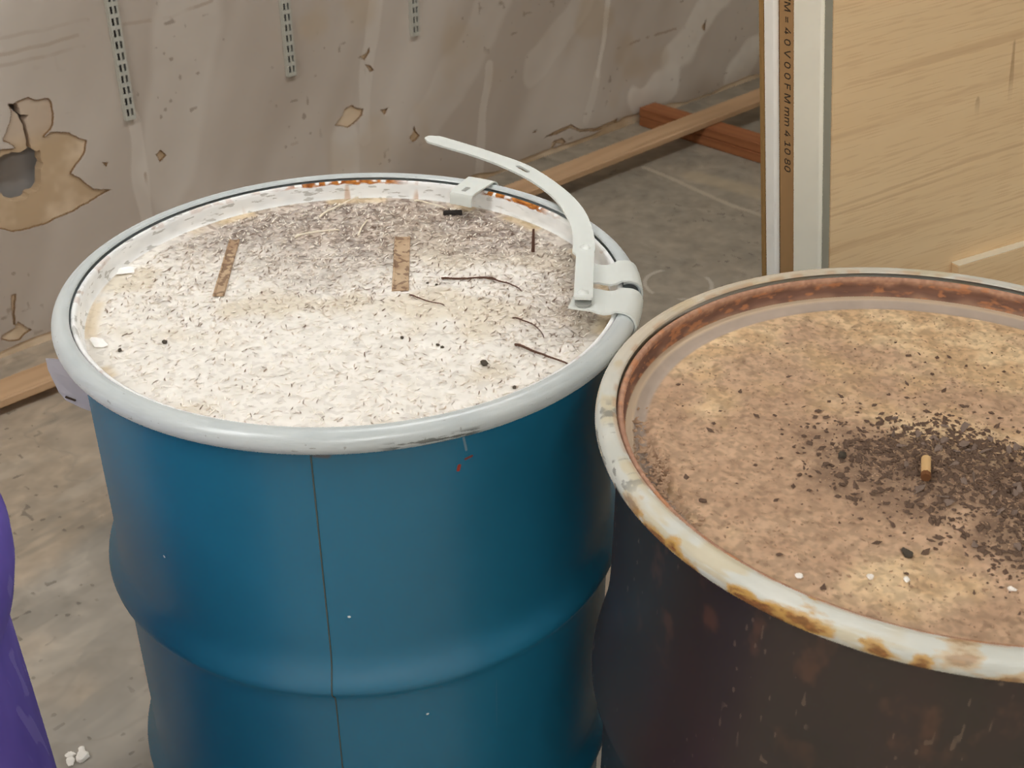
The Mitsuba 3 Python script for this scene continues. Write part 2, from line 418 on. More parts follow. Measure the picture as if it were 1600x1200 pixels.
def rust_lid_fn(p, n, uv):
    r, a = polar(p, RC)
    ad = degrees_from(a, -45.0)
    x, y = p.x - float(RC[0]), p.y - float(RC[1])
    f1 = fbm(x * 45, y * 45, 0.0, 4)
    big = fbm(x * 11 + 5, y * 11, 2.0, 3)
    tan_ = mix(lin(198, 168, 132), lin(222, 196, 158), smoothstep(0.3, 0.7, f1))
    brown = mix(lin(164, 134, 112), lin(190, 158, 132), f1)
    depth = (x + y) * 0.7071
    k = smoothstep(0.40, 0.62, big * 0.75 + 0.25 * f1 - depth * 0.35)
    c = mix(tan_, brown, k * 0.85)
    fine = fbm(x * 190, y * 190, 12.0, 2)
    c = c * (0.84 + 0.30 * smoothstep(0.2, 0.8, fine))  # mottling stands in for the shading of fine ripples in the dirt
    c = mix(c, lin(112, 88, 70), smoothstep(0.62, 0.85, fbm(x * 150, y * 150, 5.0, 2)) * 0.35)
    # dark soil staining around the heap
    h = seg_dist(x, y, -0.07, 0.03, -0.03, -0.1) + 0.06 * (f1 - 0.5)
    c = mix(c, lin(118, 96, 80), (1 - smoothstep(0.02, 0.085, h)) * 0.75)
    h2 = seg_dist(x, y, -0.098, -0.116, -0.06, -0.16) + 0.04 * (f1 - 0.5)
    c = mix(c, lin(92, 74, 62), (1 - smoothstep(0.01, 0.04, h2)) * 0.6)
    chan = smoothstep(0.2585, 0.263, r)
    cc = mix(lin(164, 150, 138), lin(184, 168, 154), f1)
    ledge = smoothstep(0.2705, 0.273, r)
    cc = mix(cc, lin(198, 178, 154), ledge)
    c = mix(c, cc, chan)
    wall = smoothstep(0.2785, 0.2800, r)
    ru = fbm(ad * 0.22, p.z * 130, 3.0, 4)
    w = mix(lin(104, 78, 68), lin(134, 100, 86), ru)
    rim = smoothstep(0.868, 0.877, p.z + 0.006 * (noise(ad * 0.35, 3.0) - 0.5))
    w = mix(w, mix(lin(172, 130, 108), lin(202, 160, 134), noise(ad * 1.5, p.z * 300)), rim * 0.85)
    lo = 1 - smoothstep(0.857, 0.8635, p.z + 0.006 * (noise(ad * 0.3, 7.0) - 0.5))
    w = mix(w, lin(172, 136, 112), lo * 0.6)
    w = mix(w, lin(196, 134, 92), smoothstep(0.56, 0.76, fbm(ad * 0.45, p.z * 220, 8.0, 3)) * 0.6)
    return mix(c, w, wall)


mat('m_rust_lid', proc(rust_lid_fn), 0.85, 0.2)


def purple_fn(p, n, uv):
    r, a = polar(p, PC)
    f = fbm(a * 8, p.z * 12, 1.0, 3)
    s = smoothstep(0.8, 0.86, noise(a * 22 + p.z * 30, p.z * 22)) * 0.4
    return mix(mix(lin(96, 76, 164), lin(114, 94, 182), f), lin(150, 134, 200), s)


scene['m_purple'] = {'type': 'twosided', 'bsdf': {'type': 'principled', 'base_color': proc(purple_fn), 'roughness': 0.5, 'specular': 0.45}}

# boards
PAN_E = np.array([-0.04290729, 0.10726823, 0.99330383])
PHI = math.radians(-22.0)
_g = np.array([math.cos(PHI), math.sin(PHI), 0.0]); _g[2] = -(_g[0] * PAN_E[0] + _g[1] * PAN_E[1]) / PAN_E[2]
PAN_G = _g / np.linalg.norm(_g)
PAN_N = np.cross(PAN_G, PAN_E)       # towards the viewer


def veneer_fn(p, n, uv):
    u = p.x * float(PAN_G[0]) + p.y * float(PAN_G[1]) + p.z * float(PAN_G[2])
    v = p.x * float(PAN_E[0]) + p.y * float(PAN_E[1]) + p.z * float(PAN_E[2])
    v = v - 0.03 * u
    b = fbm(u * 2.2, v * 26, 2.0, 3)
    g = noise(u * 3.5 + b * 2, v * 150 + 7 * fbm(u * 2.5, v * 9, 1.0, 2))
    f = noise(u * 34, v * 620, 4.0)
    c = mix(lin(222, 192, 150), lin(232, 205, 164), b)
    c = mix(c, lin(190, 154, 114), smoothstep(0.6, 0.95, g) * smoothstep(0.3, 0.65, noise(u * 2.5, v * 34, 8.0)) * 0.42)
    c = mix(c, lin(204, 170, 130), smoothstep(0.5, 0.9, f) * 0.4)
    mk = smoothstep(0.86, 0.9, noise(u * 60, v * 16, 6.0)) * smoothstep(0.72, 0.8, noise(u * 5, v * 6, 3.0))
    return mix(c, lin(140, 104, 68), mk * 0.6)


def pine_fn(p, n, uv):
    g = noise(p.x * 3, p.y * 60 + 4 * noise(p.x * 2, p.y * 9), p.z * 60)
    c = mix(lin(182, 148, 114), lin(206, 174, 140), g)
    return mix(c, lin(160, 130, 100), smoothstep(0.55, 0.75, fbm(p.x * 3, p.y * 5, 3.0, 3)) * 0.4)


def redwood_fn(p, n, uv):
    g = noise(p.x * 60, p.y * 3 + noise(p.x * 9, p.y), p.z * 70)
    return mix(lin(134, 82, 52), lin(172, 116, 78), g)


mat('m_veneer', proc(veneer_fn), 0.5, 0.3)
mat('m_pine', proc(pine_fn), 0.7, 0.2)
mat('m_redwood', proc(redwood_fn), 0.7, 0.2)
mat('m_cream', lin(240, 236, 220), 0.4, 0.4)
mat('m_white_edge', lin(244, 241, 234), 0.4, 0.4)
mat('m_grey_strip', lin(150, 148, 134), 0.5, 0.3)
mat('m_hardboard', lin(146, 114, 70), 0.8, 0.2)
mat('m_chipboard', lin(164, 128, 88), 0.8, 0.2)
mat('m_ink', lin(62, 50, 40), 0.8, 0.1)
mat('m_zinc', lin(182, 183, 174), 0.5, 0.5)
mat('m_twig', lin(88, 66, 56), 0.9, 0.1)
mat('m_twig_pale', lin(170, 150, 124), 0.9, 0.1)
mat('m_splinter', lin(232, 224, 204), 0.8, 0.1)
mat('m_flake_pale', lin(236, 231, 221), 0.85, 0.1)
mat('m_flake_mid', lin(190, 176, 160), 0.9, 0.1)
mat('m_flake_dark', lin(104, 84, 72), 0.9, 0.1)
mat('m_paper', lin(244, 243, 240), 0.9, 0.1)
mat('m_tag', lin(176, 172, 176), 0.7, 0.2)
mat('m_black', lin(44, 40, 38), 0.7, 0.2)
mat('m_pebble', lin(72, 66, 58), 0.8, 0.2)
mat('m_white_stone', lin(240, 236, 228), 0.7, 0.2)
mat('m_soil', lin(100, 82, 70), 0.95, 0.1)
mat('m_soil_mid', lin(168, 140, 116), 0.95, 0.1)
mat('m_chip', lin(124, 108, 98), 0.9, 0.15)
mat('m_butt', lin(204, 170, 122), 0.85, 0.1)
mat('m_butt_end', lin(112, 76, 50), 0.9, 0.1)


def tape_fn(p, n, uv):
    f = fbm(p.x * 60, p.y * 60, 0.0, 3)
    return mix(mix(lin(150, 122, 98), lin(196, 174, 146), f), lin(108, 84, 68), smoothstep(0.6, 0.72, noise(p.x * 220, p.y * 220)) * 0.7)


mat('m_tape', proc(tape_fn), 0.85, 0.1)

# ------------------------------------------------------------------ the room
X0, X1, Y0 = -3.2, 5.6, -3.6
add('floor', bevel_box(X1 - X0 + 0.4, WALL_Y - Y0 + 0.6, 0.1, 0.001, ((X0 + X1) / 2, (WALL_Y + Y0) / 2, -0.05)), 'm_floor', kind='structure', label='dusty bare concrete floor with grey and tan stains')
add('ceiling', bevel_box(X1 - X0 + 0.4, WALL_Y - Y0 + 0.6, 0.1, 0.001, ((X0 + X1) / 2, (WALL_Y + Y0) / 2, CEIL + 0.05)), 'm_ceiling', kind='structure')
add('wall_left', bevel_box(0.1, WALL_Y - Y0 + 0.4, CEIL, 0.001, (X0 - 0.05, (WALL_Y + Y0) / 2, CEIL / 2)), 'm_room', kind='structure')
add('wall_right', bevel_box(0.1, WALL_Y - Y0 + 0.4, CEIL, 0.001, (X1 + 0.05, (WALL_Y + Y0) / 2, CEIL / 2)), 'm_room', kind='structure')
add('wall_front', bevel_box(X1 - X0, 0.1, CEIL, 0.001, ((X0 + X1) / 2, Y0 - 0.05, CEIL / 2)), 'm_room', kind='structure')

hole = rough_poly([(1.026, 0.43), (1.03, 0.455), (1.047, 0.473), (1.074, 0.478), (1.096, 0.473), (1.114, 0.478), (1.13, 0.465), (1.14, 0.467), (1.14, 0.443), (1.144, 0.432), (1.135, 0.42),
                   (1.126, 0.384), (1.113, 0.373), (1.096, 0.371), (1.084, 0.362), (1.063, 0.364), (1.046, 0.373), (1.034, 0.384), (1.024, 0.4)], 0.004, 1)
crack = rough_poly([(1.113, 0.470), (1.114, 0.502), (1.114, 0.535), (1.107, 0.557), (1.095, 0.576), (1.092, 0.583), (1.108, 0.583), (1.112, 0.569), (1.111, 0.554), (1.131, 0.549),
                    (1.12, 0.538), (1.121, 0.5), (1.121, 0.468)], 0.0025, 2, 0.003)
leaf = rough_poly([(1.153, 0.492), (1.17, 0.504), (1.212, 0.491), (1.237, 0.47), (1.255, 0.461), (1.247, 0.439), (1.226, 0.415), (1.2, 0.395), (1.219, 0.377), (1.248, 0.341), (1.29, 0.327),
                   (1.259, 0.318), (1.216, 0.308), (1.168, 0.299), (1.116, 0.293), (1.072, 0.292), (1.034, 0.298), (1.009, 0.316), (0.984, 0.349), (0.995, 0.436), (1.018, 0.476), (1.049, 0.493),
                   (1.076, 0.489), (1.108, 0.485)], 0.004, 3)
upper = rough_poly([(1.06, 0.511), (1.073, 0.536), (1.091, 0.559), (1.088, 0.587), (1.117, 0.589), (1.136, 0.591), (1.152, 0.581), (1.181, 0.579), (1.188, 0.558), (1.188, 0.53), (1.176, 0.51),
                    (1.156, 0.494), (1.144, 0.471), (1.093, 0.48)], 0.005, 4)
chips = [rough_poly(p, 0.003, 10 + i, 0.003) for i, p in enumerate([
    [(1.966, 0.316), (1.978, 0.33), (1.996, 0.34), (2.001, 0.356), (2.03, 0.362), (2.042, 0.349), (2.069, 0.34), (2.065, 0.323), (2.047, 0.314), (2.032, 0.306), (2.01, 0.3), (1.99, 0.308)],
    [(2.228, 0.215), (2.24, 0.224), (2.249, 0.246), (2.255, 0.232), (2.27, 0.21), (2.258, 0.201), (2.242, 0.196)],
    [(2.068, 0.485), (2.089, 0.492), (2.101, 0.506), (2.104, 0.491), (2.092, 0.48), (2.084, 0.470)], [(2.083, 0.463), (2.100, 0.455), (2.113, 0.44), (2.099, 0.434)],
    [(2.126, 0.324), (2.141, 0.322), (2.160, 0.322), (2.143, 0.304)],
    [(0.952, 0.048), (0.957, 0.06), (0.988, 0.067), (1.001, 0.078), (1.029, 0.045), (1.007, 0.038), (0.997, 0.03), (0.976, 0.034)],
    [(1.0, 0.15), (1.012, 0.15), (0.998, 0.10), (0.994, 0.07), (0.988, 0.075), (0.992, 0.12)],
    [(2.792, 0.069), (2.849, 0.078), (2.925, 0.083), (2.971, 0.054), (3.051, 0.037), (3.164, 0.045), (3.16, 0.031), (3.062, 0.024), (2.971, 0.044), (2.921, 0.07), (2.854, 0.063)],
    [(2.803, 0.019), (2.831, 0.028), (2.84, 0.046), (2.883, 0.047), (2.905, 0.026), (2.89, 0.022), (2.859, 0.036), (2.845, 0.026), (2.835, 0.010), (2.81, 0.008)],
    [(1.28, 0.40), (1.296, 0.395), (1.29, 0.385)], [(1.42, 0.38), (1.435, 0.39), (1.45, 0.37), (1.43, 0.358)], [(2.74, 0.1), (2.765, 0.106), (2.76, 0.095)], [(3.60, 0.27), (3.63, 0.30), (3.625, 0.25)]])]
rs = np.random.default_rng(5)
xs = np.arange(X0, X1 + 0.01, 0.012)
zb = 0.010 + 0.05 * np.clip(meshkit.fbm(np.c_[xs * 5, xs * 0 + 1, xs * 0], 4, 3) - 0.32, 0, 1)
skin_area = Polygon([(X0, CEIL)] + [(x, z) for x, z in zip(xs, zb)] + [(X1, CEIL)])
opens = unary_union([leaf, upper] + chips)
paper_area = Polygon([(X0, CEIL)] + [(x, z) for x, z in zip(xs, zb)] + [(X1, CEIL)]).difference(opens.buffer(-0.002)).difference(hole)
skin_area = skin_area.difference(opens).difference(hole)
core_area = sbox(X0, 0, X1, CEIL).difference(hole).difference(crack.buffer(0.0015))
wl = add('wall_back', wall_solid(core_area, WALL_Y + 0.006, WALL_Y + 0.036), 'm_core', kind='structure', label='old plastered wall with a hole and torn plaster')
add('plaster_skin', wall_solid(skin_area, WALL_Y, WALL_Y + 0.002), 'm_plaster', wl, label='dirty off-white plaster skin')
add('paper_layer', wall_solid(paper_area, WALL_Y + 0.002, WALL_Y + 0.006), 'm_paper_edge', wl, label='torn brown backing paper')
add('cavity_back', bevel_box(X1 - X0, 0.03, CEIL, 0.001, ((X0 + X1) / 2, WALL_Y + 0.083, CEIL / 2)), 'm_cavity', wl, label='grey surface behind the hole')


# ------------------------------------------------------------------ ceiling lamp and added fill lights
def ceiling_light(x, y, length, rad, label, along='x'):
    t = thing('ceiling_light', label, 'ceiling light')
    sx, sy = (length, 0.30) if along == 'x' else (0.30, length)
    add('housing', bevel_box(sx, sy, 0.05, 0.008, (x, y, CEIL - 0.025)), 'm_white_edge', t)
    d = bevel_box(sx - 0.05, sy - 0.05, 0.03, 0.006, (x, y, CEIL - 0.066))
    k = add('diffuser', d, 'm_white_edge', t)
    scene[k]['emitter'] = {'type': 'area', 'radiance': {'type': 'rgb', 'value': rad}}


for lx, ly, rad, lab in ((1.7, 1.2, LAMP_A, 'long white ceiling light above the floor behind the drums'), (-1.3, 1.0, FILL_C, 'added ceiling fill light left of the camera'),
                         (-1.0, -1.4, FILL_B, 'added ceiling fill light behind the camera on the left'), (1.9, -1.5, FILL_D, 'added weak ceiling fill light behind the camera on the right')):
    ceiling_light(lx, ly, 1.8, rad, lab)

# ------------------------------------------------------------------ shelf uprights on the wall
for px_, zb_, lab in ((1.366, 0.485, 'slotted grey metal shelf upright nearest the hole in the wall'),
                      (1.834, 0.487, 'slotted grey metal shelf upright in the middle of the three'),
                      (2.260, 0.507, 'slotted grey metal shelf upright farthest from the hole, shortest in view')):
    t = thing('shelf_upright', lab, 'shelf upright', None)
    ztop, w, dpt = 2.3, 0.026, 0.013
    plate = sbox(-w / 2, zb_, w / 2, ztop)
    slots = []
    z = zb_ + 0.010
    while z < min(ztop, 1.2) - 0.03:
        for sx in (-0.0056, 0.0056):
            slots.append(sbox(sx - 0.0030, z, sx + 0.0030, z + 0.0170))
        z += 0.0265
    front = wall_solid(plate.difference(unary_union(slots)), WALL_Y - dpt, WALL_Y - dpt + 0.0018)
    front.apply_translation((px_, 0, 0))
    zc, hz = (zb_ + ztop) / 2, ztop - zb_
    sides = [bevel_box(0.0018, dpt - 0.0019, hz, 0.0003, (px_ + s * (w / 2 - 0.0009), WALL_Y - (dpt - 0.0019) / 2 - 0.0001, zc)) for s in (-1, 1)]
    add('channel', cat_mesh([front] + sides), 'm_zinc', t)
    add('channel_shade', bevel_box(w - 0.006, 0.001, hz - 0.004, 0.0002, (px_, WALL_Y - 0.0012, zc)), 'm_black', t, label='black sheet for the shade inside the channel, seen through the slots')  # black sheet stands for the shade behind the slots

# ------------------------------------------------------------------ timbers on the floor
def beam(p0, p1, w, h, b=0.003):
    p0, p1 = np.asarray(p0, float), np.asarray(p1, float)
    d = p1 - p0
    L = np.linalg.norm(d)
    x = d / L
    y = np.cross([0, 0, 1.0], x); y /= np.linalg.norm(y)
    z = np.cross(x, y)
    m = bevel_box(L, w, h, b)
    M = np.eye(4); M[:3, :3] = np.stack([x, y, z], 1); M[:3, 3] = (p0 + p1) / 2
    m.apply_transform(M)
    return m


add('timber_batten', bevel_box(0.088, 0.98, 0.0318, 0.003, (3.298, 2.14, 0.0162)), 'm_redwood', label='reddish timber batten flat on the floor, lower of two stacked battens', cat='timber batten')
add('timber_batten', bevel_box(0.084, 0.97, 0.0318, 0.003, (3.297, 2.148, 0.0484)), 'm_redwood', label='reddish timber batten stacked on top of another, under the long plank', cat='timber batten')
add('timber_plank', beam((-0.35, 2.478, 0.0120), (4.75, 2.347, 0.1008), 0.086, 0.021), 'm_pine', label='long pale pine plank along the foot of the wall', cat='plank')

# ------------------------------------------------------------------ boards leaning at the right
_d = np.array([0.85, 0.5, 0])
P0 = np.array([1.265, 0.708, 0.7997])      # a point of the front left vertical edge


def frame_mesh(m, origin):
    """local x along the board, y away from the viewer, z up the board"""
    M = np.eye(4)
    M[:3, :3] = np.stack([PAN_G, -PAN_N, PAN_E], 1)
    M[:3, 3] = origin
    m = m.copy(); m.apply_transform(M)
    return m


def board(x0, x1, y0, y1, z0, z1, b=0.002):
    return bevel_box(x1 - x0, y1 - y0, z1 - z0, b, ((x0 + x1) / 2, (y0 + y1) / 2, (z0 + z1) / 2))


zlo = -P0[2] / PAN_E[2] + 0.004      # local height of the floor below P0
ZT = 1.75
TH, TH2, TH3, TH4 = 0.060, 0.033, 0.026, 0.009
CAB = thing('veneered_panel', 'thick wood veneered panel with a rounded cream edge, leaning behind the rusty drum', 'wood panel')
add('core', frame_mesh(board(0.0, 0.95, 0.0, TH, zlo + 0.02, ZT), P0), 'm_veneer', CAB)
# rounded cream edging
q = [(-0.0005, 0.0012)]
for a in np.linspace(-90, -180, 7):
    q.append((-0.0085 + 0.005 * math.cos(math.radians(a)), 0.0062 + 0.005 * math.sin(math.radians(a))))
for a in np.linspace(180, 90, 5):
    q.append((-0.0095 + 0.004 * math.cos(math.radians(a)), TH - 0.004 + 0.004 * math.sin(math.radians(a))))
q.append((-0.0005, TH))
e = extrude(Polygon(q), ZT - zlo - 0.02); e.apply_translation((0, 0, zlo + 0.02))
add('edge_strip', frame_mesh(board(-0.0105, -0.0004, -0.0002, 0.0010, zlo + 0.02, ZT, 0.0004), P0), 'm_grey_strip', CAB, label='narrow grey strip between the cream edge and the veneer')
add('edge_trim', frame_mesh(e, P0), 'm_cream', CAB, smooth=40, label='rounded cream edging')
CB2 = thing('chipboard_panel', 'thin brown board edge printed with dark lettering, between cream and white edges', 'board')
y0 = TH + 0.0015
add('core', frame_mesh(board(-0.010, 0.93, y0, y0 + TH2, zlo + 0.02, ZT), P0), 'm_chipboard', CB2)
txt = meshkit.text_mesh('BM LMWM = 4 0 V 0 0 F M mm 4 10 80', 0.0125, 0.0005)
b = txt.bounds
txt.apply_translation((-b[0, 0], -(b[0, 1] + b[1, 1]) / 2, 0))
s_ = 0.27 / (b[1, 0] - b[0, 0])
txt.apply_scale((s_, 1, 1))
M = np.eye(4); M[:3, :3] = np.array([[0, 0, -1], [0, 1, 0], [1, 0, 0]]).astype(float)      # reads up the edge, faces -x
M[:3, :3] = np.array([[0, 0, -1.0], [0, -1.0, 0], [-1.0, 0, 0]])
txt.apply_transform(M)
txt.apply_translation((-0.0099, y0 + TH2 * 0.42, 0.372))
txt.fix_normals()
add('lettering', frame_mesh(txt, P0), 'm_ink', CB2, label='dark printed lettering on the edge')
CB3 = thing('white_edged_panel', 'panel showing a narrow white edge, behind the printed brown board', 'wood panel')
y0 += TH2 + 0.0015
add('core', frame_mesh(board(-0.0085, 0.93, y0, y0 + TH3, zlo + 0.02, ZT), P0), 'm_hardboard', CB3)
q = [(-0.0086, y0)] + [(-0.0095 + 0.005 * math.cos(math.radians(a)), y0 + 0.005 + 0.005 * math.sin(math.radians(a))) for a in np.linspace(-90, -180, 6)]
q += [(-0.0095 + 0.005 * math.cos(math.radians(a)), y0 + TH3 - 0.005 + 0.005 * math.sin(math.radians(a))) for a in np.linspace(180, 90, 6)] + [(-0.0086, y0 + TH3)]
e = extrude(Polygon(q).buffer(0), ZT - zlo - 0.02); e.apply_translation((0, 0, zlo + 0.02))
add('edge_trim', frame_mesh(e, P0), 'm_white_edge', CB3, smooth=40, label='white edging')
y0 += TH3 + 0.001
add('hardboard_sheet', frame_mesh(board(-0.0145, 0.92, y0, y0 + TH4, zlo + 0.02, ZT), P0), 'm_hardboard', label='thin brown hardboard sheet at the back of the leaning boards', cat='board')

SB = np.array([0.0, 0.0, 0.0])
sb = thing('short_board', 'short low wooden board in front of the veneered panel, behind the rusty drum', 'board')
add('core', frame_mesh(board(0.190, 0.80, -0.0145, -0.0005, zlo + 0.02, -0.0478, 0.001), P0), 'm_veneer', sb)
add('top_edge', frame_mesh(board(0.190, 0.80, -0.0145, -0.0005, -0.0476, -0.0466, 0.0003), P0), 'm_splinter', sb, label='pale sawn top edge')

# ------------------------------------------------------------------ drums
def drum_profile(r=0.285, top=0.862, hz=(0.575, 0.285), amp=0.0145, up=0.021, power=2.0):
    zs = list(np.linspace(0.0, top, 260))
    pr = [(r - 0.02, 0.0)]
    for z in zs:
        rr = r
        for h in hz:
            t = (z - h)
            rr += amp * (math.exp(-(math.hypot(t, 0.003) / up) ** power) if t > 0 else math.exp(-(0.003 / up) ** power) * math.exp(-(t / 0.0125) ** 2))
        if z < 0.012: rr -= 0.006 * (1 - z / 0.012) - 0.004
        pr.append((rr, z))
    return pr


def ring_profile():
    pr = [(0.2885, 0.8822), (0.2895, 0.8838)]
    for a in np.linspace(95, -95, 22):
        pr.append((0.2945 + 0.0125 * math.cos(math.radians(a)), 0.873 + 0.0122 * math.sin(math.radians(a))))
    pr += [(0.2895, 0.8622), (0.2895, 0.8636)]
    for a in np.linspace(-95, 95, 22):
        pr.append((0.2945 + 0.0108 * math.cos(math.radians(a)), 0.873 + 0.0105 * math.sin(math.radians(a))))
    return pr


def lid_mesh(c, prof_outer, r_floor, z_floor, relief, nr=110, na=420):
    """rim profile from outside to the floor's edge, then a floor of rings with relief(x, y)"""
    rr = r_floor * (np.arange(nr, -1, -1) / nr)
    ang = np.arange(na) * 2 * math.pi / na
    pr = np.array(list(prof_outer) + [(r, z_floor) for r in rr[1:]])
    X = pr[:, 0][None] * np.cos(ang)[:, None]
    Y = pr[:, 0][None] * np.sin(ang)[:, None]
    Z = np.broadcast_to(pr[:, 1][None], X.shape).copy()
    n0 = len(prof_outer)
    fade = np.clip((r_floor - pr[n0:, 0]) / 0.008, 0, 1)[None]
    Z[:, n0:] += relief(X[:, n0:], Y[:, n0:]) * fade
    P = len(pr)
    v = np.stack([X + c[0], Y + c[1], Z], -1).reshape(-1, 3)
    i, j = np.meshgrid(np.arange(na), np.arange(P - 1), indexing='ij')
    i2 = (i + 1) % na
    f = np.stack([i * P + j, i * P + j + 1, i2 * P + j + 1, i2 * P + j], -1).reshape(-1, 4)
    f = np.vstack([f[:, [0, 1, 2]], f[:, [0, 2, 3]]])
    return trimesh.Trimesh(v, f, process=False)


ZL = 0.858       # floor of the blue drum's lid
ZB = 0.854       # floor of the rusty drum's lid


def relief_blue(x, y):
    p = np.stack([x * 130, y * 130, x * 0], -1)
    q = np.stack([x * 25, y * 25, x * 0 + 4], -1)
    return 0.0015 * (meshkit.fbm(p, 3, 2) - 0.5) + 0.003 * (meshkit.fbm(q, 2, 5) - 0.5)


def heap_h(x, y):
    h = 0
    for cx, cy, s, a in ((-0.030, -0.024, 0.042, 0.010), (-0.035, -0.085, 0.045, 0.009), (-0.085, -0.128, 0.028, 0.007), (-0.07, 0.03, 0.03, 0.003)):
        h = h + a * np.exp(-((x - cx) ** 2 + (y - cy) ** 2) / (2 * s * s))
    return h


def relief_rust(x, y):
    p = np.stack([x * 110, y * 110, x * 0], -1)
    q = np.stack([x * 22, y * 22, x * 0 + 4], -1)
    r = np.hypot(x, y)
    ang = np.arctan2(y, x)
    corner = 0.007 * np.exp(-((r - 0.262) / 0.016) ** 2) * np.exp(-((np.degrees(ang) - 140) / 16.0) ** 2)
    return 0.0034 * (meshkit.fbm(p, 3, 8) - 0.5) + 0.004 * (meshkit.fbm(q, 2, 9) - 0.5) + heap_h(x, y) * (0.8 + 0.6 * meshkit.fbm(p * 0.7, 2, 3)) + corner


def on_blue(x, y): return float(ZL + relief_blue(np.array([[x]]), np.array([[y]]))[0, 0])
def on_rust(x, y): return float(ZB + relief_rust(np.array([[x]]), np.array([[y]]))[0, 0])


blue = thing('steel_drum', 'blue steel drum with a light grey clamping ring and a dirty white lid', 'drum')
add('body', lathe(drum_profile(), 200, centre=(BC[0], BC[1], 0)), 'm_blue', blue, smooth=True)
sa = math.radians(-136.4)
sm = tube([(BC[0] + (r + 0.0003) * math.cos(sa), BC[1] + (r + 0.0003) * math.sin(sa), z) for r, z in drum_profile()[3:]], 0.0008, 6)
add('weld_seam', sm, 'm_seam', blue, smooth=True, label='thin dark vertical seam')
lid_rim = [(0.2880, 0.8700), (0.2885, 0.8760), (0.2872, 0.8795), (0.2845, 0.8806), (0.2822, 0.8790), (0.2812, 0.8750), (0.2802, 0.866), (0.2790, 0.8605), (0.2765, 0.8585), (0.2735, 0.858)]
add('lid', lid_mesh(BC, lid_rim, 0.2735, ZL, relief_blue), 'm_blue_lid', blue, smooth=True, label='recessed white lid with grime and flaking paint')
GAP = (-52.0, -47.6)
ringk = add('closing_ring', lathe(ring_profile(), 200, math.radians(GAP[1]), math.radians(GAP[0]) + 2 * math.pi, closed=True, centre=(BC[0], BC[1], 0), caps=True), 'm_ring', blue, smooth=35, label='light grey steel clamping ring')


def bent_band(a0, a1, path, thick, na=6, skew=0.0):
    """a strap over the ring: path of (r, z) from the inner ear over the top and down outside, swept a0..a1 degrees"""
    path = np.asarray(path, float)
    t = np.gradient(path, axis=0); t /= np.linalg.norm(t, axis=1, keepdims=True)
    nrm = np.stack([-t[:, 1], t[:, 0]], -1)
    loop = np.vstack([path, (path - nrm * thick)[::-1]])
    return lathe(loop, na, math.radians(a0), math.radians(a1), closed=True, centre=(BC[0], BC[1], 0), caps=True)


band_path = [(0.250, 0.8866), (0.262, 0.8862), (0.269, 0.8848), (0.275, 0.8842), (0.281, 0.8858), (0.287, 0.8890)] + \
            [(0.2945 + 0.0152 * math.cos(math.radians(a)), 0.873 + 0.0158 * math.sin(math.radians(a))) for a in np.linspace(85, -35, 14)]
low_path = [(0.238, 0.8860)] + band_path[1:]
add('bracket', bent_band(-48.3, -38.6, band_path, 0.0022), 'm_strap', ringk, smooth=35, label='upper latch bracket')
add('bracket', bent_band(-62.2, -51.6, low_path, 0.0022), 'm_strap', ringk, smooth=35, label='lower latch bracket')

# lever: a curved flat strap swung out over the drum's rim
top = np.array([(0.3415, 0.2353), (0.3447, 0.2044), (0.3477, 0.1689), (0.3497, 0.1261), (0.3492, 0.0821), (0.3363, 0.0279), (0.3160, -0.026), (0.2914, -0.0703), (0.2748, -0.0927), (0.2521, -0.1189), (0.2212, -0.1489)])
bot = np.array([(0.3164, 0.2276), (0.3184, 0.207), (0.3237, 0.1587), (0.3245, 0.115), (0.3210, 0.0720), (0.3089, 0.0189), (0.2935, -0.0197), (0.2732, -0.054), (0.2517, -0.0835), (0.2289, -0.1086), (0.2008, -0.1335)])


def dense(p, n=60):
    from scipy.interpolate import CubicSpline
    s = np.r_[0, np.cumsum(np.linalg.norm(np.diff(p, axis=0), axis=1))]
    return CubicSpline(s, p)(np.linspace(0, s[-1], n))


tp, bt = dense(top), dense(bot)
tip_l, tip_r = np.array([0.3400, 0.247]), np.array([0.3280, 0.240])
ring_ = np.vstack([tp, [[0.2140, -0.1530], [0.2030, -0.1490], [0.1975, -0.1420]], bt[::-1], [[0.3160, 0.2340], [0.3225, 0.2470], [0.3320, 0.2490]]])
strap = Polygon(ring_)
if not strap.is_valid: strap = strap.buffer(0)
mid = (0.3349, 0.0745)
slot = LineString([(mid[0] + 0.002, mid[1] + 0.010), (mid[0] - 0.002, mid[1] - 0.010)]).buffer(0.0032)
strap = strap.difference(slot)


def flat(poly, z0, th):
    m = extrude(poly, th)
    m.apply_translation((BC[0], BC[1], z0))
    return m


add('lever', flat(strap, 0.8905, 0.0026), 'm_strap', ringk, label='curved flat lever strap swung out over the rim')
lk = Polygon([(0.2029, -0.1376), (0.1204, -0.21), (0.1342, -0.2238), (0.2142, -0.1535)])
lk = LineString([(0.2080, -0.1460), (0.1300, -0.2140)]).buffer(0.0098, cap_style='square').intersection(LineString([(0.2080, -0.1460), (0.1300, -0.2140)]).buffer(0.0125))
add('link', flat(lk, 0.8932, 0.0026), 'm_strap', ringk, label='short link strap riveted to the lever')
lk2 = LineString([(0.2080, -0.1460), (0.1255, -0.2180)]).buffer(0.0085)
add('link', flat(lk2, 0.8866, 0.0024), 'm_strap_edge', ringk, label='lower link strap')
for x, y, z in ((0.2130, -0.1420, 0.8958), (0.1310, -0.2125, 0.8958)):
    rv = lathe([(0.0001, 0.0022), (0.003, 0.0019), (0.0052, 0.0009), (0.0060, 0.0), (0.006, -0.002), (0.0001, -0.002)], 20, centre=(BC[0] + x, BC[1] + y, z))
    add('rivet', rv, 'm_strap', ringk, smooth=40)
